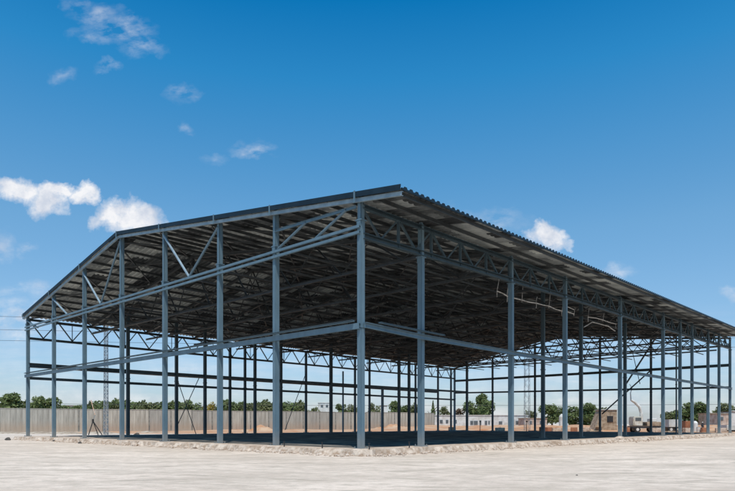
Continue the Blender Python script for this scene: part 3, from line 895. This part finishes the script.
T(726, 404, 12, 185, 'olive', 'dark olive tree behind the pink block near the right edge', low=.02)
T(716, 413, 6, 190, 'olive', 'low olive bush left of the pink block', low=.02)

# ------------------------------------------------------------------ far buildings and site clutter
def block(name, px0, px1, top, Y, depth, m, label, roof=None, wins=(), base=0, cat='building'):
    root = tag(empty(name, at((px0 + px1) / 2, Y)), label, cat)
    w = (px1 - px0) / F * Y; h = zat(top, Y)
    part(lambda bm: box(bm, (0, depth / 2, h / 2 - .2), (w, depth, h + .4)), 'wall', m, root)
    part(lambda bm: box(bm, (0, depth / 2, h + .08), (w + .3, depth + .3, .15)), 'roof', roof or m, root)
    for (a, b, ty, by) in wins:
        x0 = (a - (px0 + px1) / 2) / F * Y; x1 = (b - (px0 + px1) / 2) / F * Y; z0, z1 = zat(by, Y), zat(ty, Y)
        f = part(lambda bm: box(bm, ((x0 + x1) / 2, -.03, (z0 + z1) / 2), (x1 - x0 + .16, .1, z1 - z0 + .16)), 'window', M_GALV, root)
        part(lambda bm: box(bm, ((x0 + x1) / 2, -.06, (z0 + z1) / 2), (x1 - x0, .1, z1 - z0)), 'pane', M_GLASS, f)
    return root
block('white_building', 424, 528, 415.5, 168, 8, M_WHITE, 'long low white building with small dark windows behind the soil field', roof=M_WHITE,
      wins=[(431, 434, 420, 423), (440, 442.5, 420, 423), (446, 448, 420, 423), (454, 456.5, 420, 423), (470.5, 473, 421, 424.5), (474, 477.5, 421, 424.5), (479.8, 481, 420.5, 428), (485, 487, 421, 424.5), (488.5, 489.5, 421, 424), (499, 502, 421.5, 424), (516, 519, 421, 424)])
block('pale_building', 524, 547, 418.5, 160, 6, M_PINK, 'low pinkish building joined at the right of the white building', roof=M_TAN, wins=[(530, 531.5, 421, 424), (540, 541.5, 421, 424)])
block('distant_house', 60, 80, 405.8, 210, 9, M_PINK, 'low house with brown roof showing above the wall at left', roof=M_ROOFBR)
block('distant_house', 318, 331, 403, 215, 8, M_WHITE, 'white block rising above the wall left of the corner column', roof=M_WHITE, wins=[(321, 323, 405, 407), (326, 328, 405, 407)])
block('distant_house', 380, 387, 406, 215, 8, M_WHITE, 'narrow pale block above the wall right of the corner column', roof=M_ROOFBR)
block('pink_block', 718, 730, 414, 150, 6, M_PINK, 'pink-walled block with dark base near the right edge', roof=M_TAN, wins=[(720, 723, 417, 420)])
block('white_building', 731, 750, 412, 150, 6, M_WHITE, 'white building cut off by the right edge of the picture', roof=M_ROOFBR)
block('tan_building', 709, 716, 413.5, 155, 5, M_TAN, 'tall narrow tan block between two far columns at right', roof=M_TAN)
# tan hut with slanting left side
def hut():
    Y = 112; root = tag(empty('site_hut', at(606, Y)), 'tan boarded site hut with one slanting side and a dark opening', 'hut')
    sc = Y / F; zt = zat(410, Y)
    def f(bm):
        pr = [(-12 * sc, 0), (11 * sc, 0), (11 * sc, zt), (-4 * sc, zt)]
        a = [bm.verts.new((x, 0, z)) for x, z in pr]; b = [bm.verts.new((x, 3, z)) for x, z in pr]
        bm.faces.new(a); bm.faces.new(b[::-1])
        for i in range(4): bm.faces.new((a[i], a[(i + 1) % 4], b[(i + 1) % 4], b[i]))
    part(f, 'wall', M_TAN, root)
    part(lambda bm: box(bm, (3.4 * sc, 1.5, zt + .06), (17 * sc, 3.3, .12)), 'roof', M_WHITE, root)
    part(lambda bm: box(bm, (4 * sc, -.02, zat(419, Y)), (6 * sc, .1, 6 * sc)), 'opening', M_BLACK, root)
    part(lambda bm: box(bm, (-8 * sc, -.4, zat(425.6, Y)), (8 * sc, .5, .12)), 'bench', M_TAN, root)
hut()
def wheel_pair(root, xs, r, ys=(-.9, .9)):
    for x in xs:
        for y in ys:
            w = part(lambda bm: bmesh.ops.create_cone(bm, cap_ends=True, segments=18, radius1=r, radius2=r, depth=.26, matrix=Matrix.Translation((x, y, r)) @ Matrix.Rotation(R(90), 4, 'X')), 'wheel', M_RUBBER, root)
            part(lambda bm: bmesh.ops.create_cone(bm, cap_ends=True, segments=14, radius1=r * .5, radius2=r * .5, depth=.3, matrix=Matrix.Translation((x, y, r)) @ Matrix.Rotation(R(90), 4, 'X')), 'rim', M_WHITE, w)
def crane():
    Y = 105; s = Y / F; root = tag(empty('boom_truck', at(645, Y)), 'cream boom truck with a white arm curving up to the left', 'truck')
    part(lambda bm: box(bm, (.2, 0, .9), (5.6, 2.0, .35)), 'chassis', M_BLACK, root)
    part(lambda bm: (box(bm, (1.3, 0, 1.45), (2.8, 2.0, .7)), bevel(bm, .05)), 'body', M_TAN, root)
    def cab(bm): box(bm, (-1.6, 0, 1.9), (1.6, 2.0, 1.6)); bevel(bm, .12, 2)
    c = part(cab, 'cab', M_YELLOW, root)
    part(lambda bm: box(bm, (-1.6, -1.0, 2.25), (1.0, .08, .55)), 'window', M_GLASS, c)
    part(lambda bm: (box(bm, (1.2, 0, 2.1), (1.2, 1.2, .6)), bevel(bm, .08)), 'turret', M_WHITE, root)
    P = [(641.5, 421), (641.3, 413), (639.5, 407), (635, 402.5), (631, 400)]
    w = [Vector(((p - 645) * s, 0, zat(q, Y))) for p, q in P]
    a = part(lambda bm: tube(bm, w, [.32, .28, .25, .22, .18], 10), 'arm', M_WHITE, root)
    P = [(631, 400), (630.5, 393), (632, 388), (629.5, 384)]
    w3 = [Vector(((p - 645) * s, 0, zat(q, Y))) for p, q in P]
    part(lambda bm: tube(bm, w3, [.12, .1, .08, .05], 8), 'tip', M_GALV, a)
    wheel_pair(root, (-1.7, 1.2, 2.3), .5)
crane()
def trailer(px0, px1, ty, by, Y, m, lab, nm, wheels=True):
    s = Y / F; root = tag(empty(nm, at((px0 + px1) / 2, Y)), lab, 'container')
    w = (px1 - px0) * s; z1, z0 = zat(ty, Y), zat(by, Y)
    def f(bm):
        box(bm, (0, 0, (z0 + z1) / 2), (w, 2.2, z1 - z0))
        for k in range(9): box(bm, (-w / 2 + w * (k + .5) / 9, -1.12, (z0 + z1) / 2), (w / 22, .05, (z1 - z0) * .9))
    part(f, 'body', m, root)
    part(lambda bm: box(bm, (0, 0, z0 - .1), (w * .95, 1.6, .2)), 'frame', M_BLACK, root)
    if wheels: wheel_pair(root, (-w * .3, w * .3), max(.3, z0 * .55))
    else: part(lambda bm: [box(bm, (sx * w * .4, 0, z0 / 2 - .1), (.2, 1.6, z0)) for sx in (-1, 1)], 'skid', M_BLACK, root)
trailer(666, 678, 419.5, 427, 108, M_WHITE, 'white box trailer on wheels under the green clump', 'box_trailer')
trailer(682, 690.5, 421, 430, 104, M_BRICK, 'orange-brown metal container beside the white box trailer', 'metal_container', False)
trailer(655, 665, 424, 429.5, 112, M_TAN, 'tan low bin standing right of the boom truck', 'metal_bin', False)
trailer(723, 734, 425, 430, 105, M_WHITE, 'white low bin at the right edge behind the last columns', 'metal_bin', False)
def tank(px, top, Y, r, lab):
    root = tag(empty('water_tank', at(px, Y)), lab, 'tank'); h = zat(top, Y)
    part(lambda bm: tube(bm, [(0, 0, .0), (0, 0, h * .82), (0, 0, h * .93), (0, 0, h)], [r, r, r * .7, r * .3], 16), 'body', M_WHITE, root)
    part(lambda bm: tube(bm, [(0, 0, h), (0, 0, h + .15)], r * .25, 10), 'lid', M_BLACK, root)
tank(695, 421, 106, .45, 'white upright tank right of the orange-brown container'); tank(562, 414, 125, .6, 'slim white pointed tank by the fourth long-side column')
tank(567, 423, 120, .3, 'small white drum on the soil right of the fourth column')
for px, Y, w, h, m, lab in ((700, 108, 3.2, .9, M_TAN, 'tan sand heap right of the white tank'), (552, 125, 8, 1.0, M_SOIL, 'orange soil heap under the round green tree'),
        (571, 122, 6, .8, M_SOIL, 'orange soil heap right of the slim white tank'), (590, 124, 7, .9, M_SOIL, 'orange soil heap left of the tan hut'), (640, 116, 5, .8, M_TAN, 'sand heap behind the boom truck'),
        (712, 112, 8, .8, M_SOIL, 'pinkish soil heap below the tan block'), (461, 140, 9, .8, M_SOIL, 'soil heap in front of the white building, left part'), (505, 135, 8, .7, M_SOIL, 'soil heap in front of the white building, right part'),
        (393, 135, 10, 1.2, M_SOIL, 'orange soil heap against the right end of the wall'), (262, 118, 6, 1.2, M_SOIL, 'orange soil heap at the wall foot seen left of the second gable column'),
        (100, 92, 7, .32, M_HEAP, 'pale rubble heap at the wall foot by the lattice mast'), (66, 88, 6, .32, M_HEAP, 'pale rubble heap between second and third gable columns'), (38, 90, 6, .3, M_HEAP, 'pale rubble heap between first and second gable columns'), (8, 92, 7, .3, M_HEAP, 'pale rubble heap at the left edge of the picture'), (150, 96, 7, .3, M_HEAP, 'pale rubble heap right of the ridge column')):
    heap('spoil_heap', px, Y, w, w * .6, h, m, lab, 'heap')

# person in dark clothes by the right-hand heap
def person(px, Y, lab, shirt, trousers):
    sc = 1.0
    root = tag(empty('person', at(px, Y), .3), lab, 'person')
    bm = bmesh.new()
    V = {'pel': (0, 0, .93), 'bel': (0, 0, 1.08), 'che': (0, 0, 1.32), 'nec': (0, 0, 1.49), 'hd': (0, .01, 1.58), 'ht': (0, .01, 1.70),
         'sl': (.18, 0, 1.42), 'el': (.25, .03, 1.14), 'wl': (.24, -.05, .9), 'fl': (.24, -.07, .8), 'sr': (-.18, 0, 1.42), 'er': (-.25, .03, 1.14), 'wr': (-.23, -.1, .92), 'fr': (-.22, -.14, .82),
         'hl': (.1, 0, .88), 'kl': (.12, -.03, .5), 'al': (.12, .02, .08), 'tl': (.13, -.16, .04), 'hr': (-.1, 0, .88), 'kr': (-.13, -.05, .5), 'ar': (-.14, .04, .08), 'tr': (-.15, -.13, .04)}
    Rr = dict(pel=.15, bel=.135, che=.15, nec=.06, hd=.085, ht=.075, sl=.075, el=.05, wl=.035, fl=.035, sr=.075, er=.05, wr=.035, fr=.035, hl=.1, kl=.065, al=.045, tl=.04, hr=.1, kr=.065, ar=.045, tr=.04)
    E = ['pel bel', 'bel che', 'che nec', 'nec hd', 'hd ht', 'che sl', 'sl el', 'el wl', 'wl fl', 'che sr', 'sr er', 'er wr', 'wr fr', 'pel hl', 'hl kl', 'kl al', 'al tl', 'pel hr', 'hr kr', 'kr ar', 'ar tr']
    me = bpy.data.meshes.new('body'); names = list(V)
    me.from_pydata([V[k] for k in names], [tuple(names.index(x) for x in e.split()) for e in E], [])
    o = link('body', me, root); me.materials.append(simple('work_clothes', shirt, trousers, 1, .9))
    o.modifiers.new('skin', 'SKIN'); o.modifiers.new('sub', 'SUBSURF').levels = 2; o.modifiers['sub'].render_levels = 2
    for k, sv in enumerate(me.skin_vertices[0].data): sv.radius = (Rr[names[k]],) * 2; sv.use_root = names[k] == 'pel'
    def helm(bm): bmesh.ops.create_uvsphere(bm, u_segments=14, v_segments=8, radius=.115, matrix=Matrix.Translation((0, .01, 1.70)) @ Matrix.Diagonal((1, 1.1, .75, 1)))
    part(helm, 'helmet', M_WHITE, root, True)
person(702.5, 104, 'person in dark work clothes standing by the sand heap at right', (.03, .03, .035), (.05, .05, .06))

# lattice masts beyond the hall
def mast(px, Y, top, w, lab, r=.035, tilt=0):
    h = zat(top, Y); root = tag(empty('lattice_mast', at(px, Y)), lab, 'mast')
    def legs(bm):
        for sx in (-1, 1):
            for sy in (-1, 1): tube(bm, [(sx * w / 2, sy * w / 2, -.1), (sx * w / 2 * .8, sy * w / 2 * .8, h)], r, 6)
    part(legs, 'legs', M_GALV, root)
    def lac(bm):
        n_ = int(h / (w * 1.1))
        for i in range(n_):
            z0, z1 = h * i / n_, h * (i + 1) / n_; a = w / 2 * (1 - .2 * i / n_); s_ = 1 if i % 2 else -1
            for sy in (-1, 1): tube(bm, [(-s_ * a, sy * a, z0), (s_ * a, sy * a, z1)], r * .6, 5)
            for sx in (-1, 1): tube(bm, [(sx * a, -s_ * a, z0), (sx * a, s_ * a, z1)], r * .6, 5)
    part(lac, 'lacing', M_GALV, root)
mast(106, 80, 325, .42, 'tall grey lattice mast standing before the concrete wall', .045)
mast(527, 112, 345, .9, 'thin lattice mast beyond the back of the hall', .04)
# tripod pole beside the mast
def tripod():
    Y = 78; root = tag(empty('survey_tripod', at(93, Y)), 'black tripod with a leaning orange and white pole before the wall', 'tripod'); s = Y / F
    z = lambda py: zat(py, Y)
    for dx, dy in ((-4.5, 0), (8.5, .2), (1, 1.2)):
        part(lambda bm: tube(bm, [(0, 0, z(421)), (dx * s, dy, .02)], .06, 6), 'leg', M_BLACK, root)
    part(lambda bm: tube(bm, [(0, 0, z(423)), (0, 0, z(419))], .13, 8), 'head', M_BLACK, root)
    part(lambda bm: tube(bm, [(2 * s, 0, z(415)), (-2 * s, 0, z(400))], .05, 6), 'pole', simple('orange_band', (.55, .22, .08), (.7, .6, .5), 1.5), root)
    part(lambda bm: tube(bm, [(0, 0, z(421)), (2 * s, 0, z(415))], .04, 6), 'rod', M_GALV, root)
tripod()
# power lines
for i, (ya, yb) in enumerate(((313, 330), (327, 338), (338, 347), (402, 403))):
    Y = 170; labs = ['topmost thin overhead wire crossing the sky at left', 'second thin overhead wire from the top', 'third thin overhead wire from the top', 'lowest thin overhead wire just above the trees']
    bm = bmesh.new(); pts = []
    for k in range(25):
        px = -120 + 980 * k / 24; t = (px + 120) / 980
        pts.append(at(px, Y, zat(ya + (yb - ya) * t + 5 * 4 * t * (1 - t) * .6, Y)))
    tube(bm, pts, .045, 5); tag(build(bm, 'overhead_wire', M_BLACK), labs[i], 'wire')

# low clutter beyond the back of the hall
def clutter(kind, px, Y, lab):
    root = tag(empty(kind, at(px, Y), random.uniform(-.5, .5)), lab, kind.split('_')[-1])
    if kind == 'timber_stack':
        for k in range(5):
            part(lambda bm: beam(bm, (-1.1, -.4 + .2 * k, .08 + .16 * (k % 2)), (1.1, -.35 + .2 * k, .1 + .16 * (k % 2)), .16, .14), 'plank', M_TAN, root)
    elif kind == 'oil_drum':
        part(lambda bm: tube(bm, [(0, 0, 0), (0, 0, .44), (0, 0, .46), (0, 0, .9)], [.3, .3, .315, .3], 14), 'body', random.choice([M_BRICK, M_GALV, M_WHITE]), root)
        part(lambda bm: tube(bm, [(0, 0, .9), (0, 0, .93)], .31, 14), 'lid', M_GALV, root)
    elif kind == 'brick_pallet':
        part(lambda bm: [box(bm, (0, y, .07), (1.2, .12, .14)) for y in (-.45, 0, .45)], 'pallet', M_TAN, root)
        part(lambda bm: [box(bm, (-.42 + .28 * i, 0, .27 + .24 * j), (.26, 1.0, .22)) for i in range(4) for j in range(3)], 'bricks', M_BRICK, root)
    elif kind == 'concrete_block':
        part(lambda bm: (box(bm, (0, 0, .4), (1.6, .7, .8)), bevel(bm, .04)), 'body', M_STONE, root)
        part(lambda bm: tube(bm, [(-.2, 0, .8), (-.1, 0, .92), (.1, 0, .92), (.2, 0, .8)], .02, 6), 'lifting_loop', M_BLACK, root)
    elif kind == 'site_post':
        part(lambda bm: tube(bm, [(0, 0, 0), (.05, 0, 1.9)], .07, 7), 'shaft', M_BLACK, root)
        part(lambda bm: box(bm, (.05, 0, 1.9), (.3, .1, .3)), 'head', M_BLACK, root)
spots = [('site_post', 480, 112, 'dark post on the soil left of the third right side column'), ('site_post', 526.5, 108, 'short dark post at the foot of the thin far mast'),
  ('timber_stack', 535, 104, 'low timber stack right of the thin far mast'), ('oil_drum', 541, 103, 'drum standing left of the fourth right side column'),
  ('brick_pallet', 548, 106, 'brick pallet left of the fourth right side column'), ('concrete_block', 557, 104, 'concrete block just left of the fourth right side column'),
  ('brick_pallet', 574, 105, 'brick pallet between fourth column and the dark one beside it'), ('concrete_block', 586, 108, 'concrete block left of the tan hut'),
  ('timber_stack', 594, 106, 'timber stack at the slanting side of the tan hut'), ('oil_drum', 628, 104, 'drum just right of the paired columns'),
  ('brick_pallet', 631.5, 108, 'brick pallet left of the boom truck'), ('concrete_block', 657, 100, 'concrete block right of the boom truck'),
  ('oil_drum', 662, 101, 'drum left of the white box trailer'), ('timber_stack', 671, 99, 'timber stack in front of the white box trailer'),
  ('concrete_block', 688, 98, 'concrete block in front of the orange-brown container'), ('oil_drum', 698.5, 100, 'drum right of the white upright tank'),
  ('brick_pallet', 705, 99, 'brick pallet beside the person in dark clothes'), ('timber_stack', 714, 100, 'timber stack below the tan block at right'),
  ('concrete_block', 721, 98, 'concrete block below the pink block at right'), ('brick_pallet', 452, 112, 'brick pallet below the left end of the white building'),
  ('timber_stack', 460, 111, 'timber stack below the white building'), ('concrete_block', 500, 107, 'concrete block left of the thin far mast')]
for q in spots: clutter(*q)
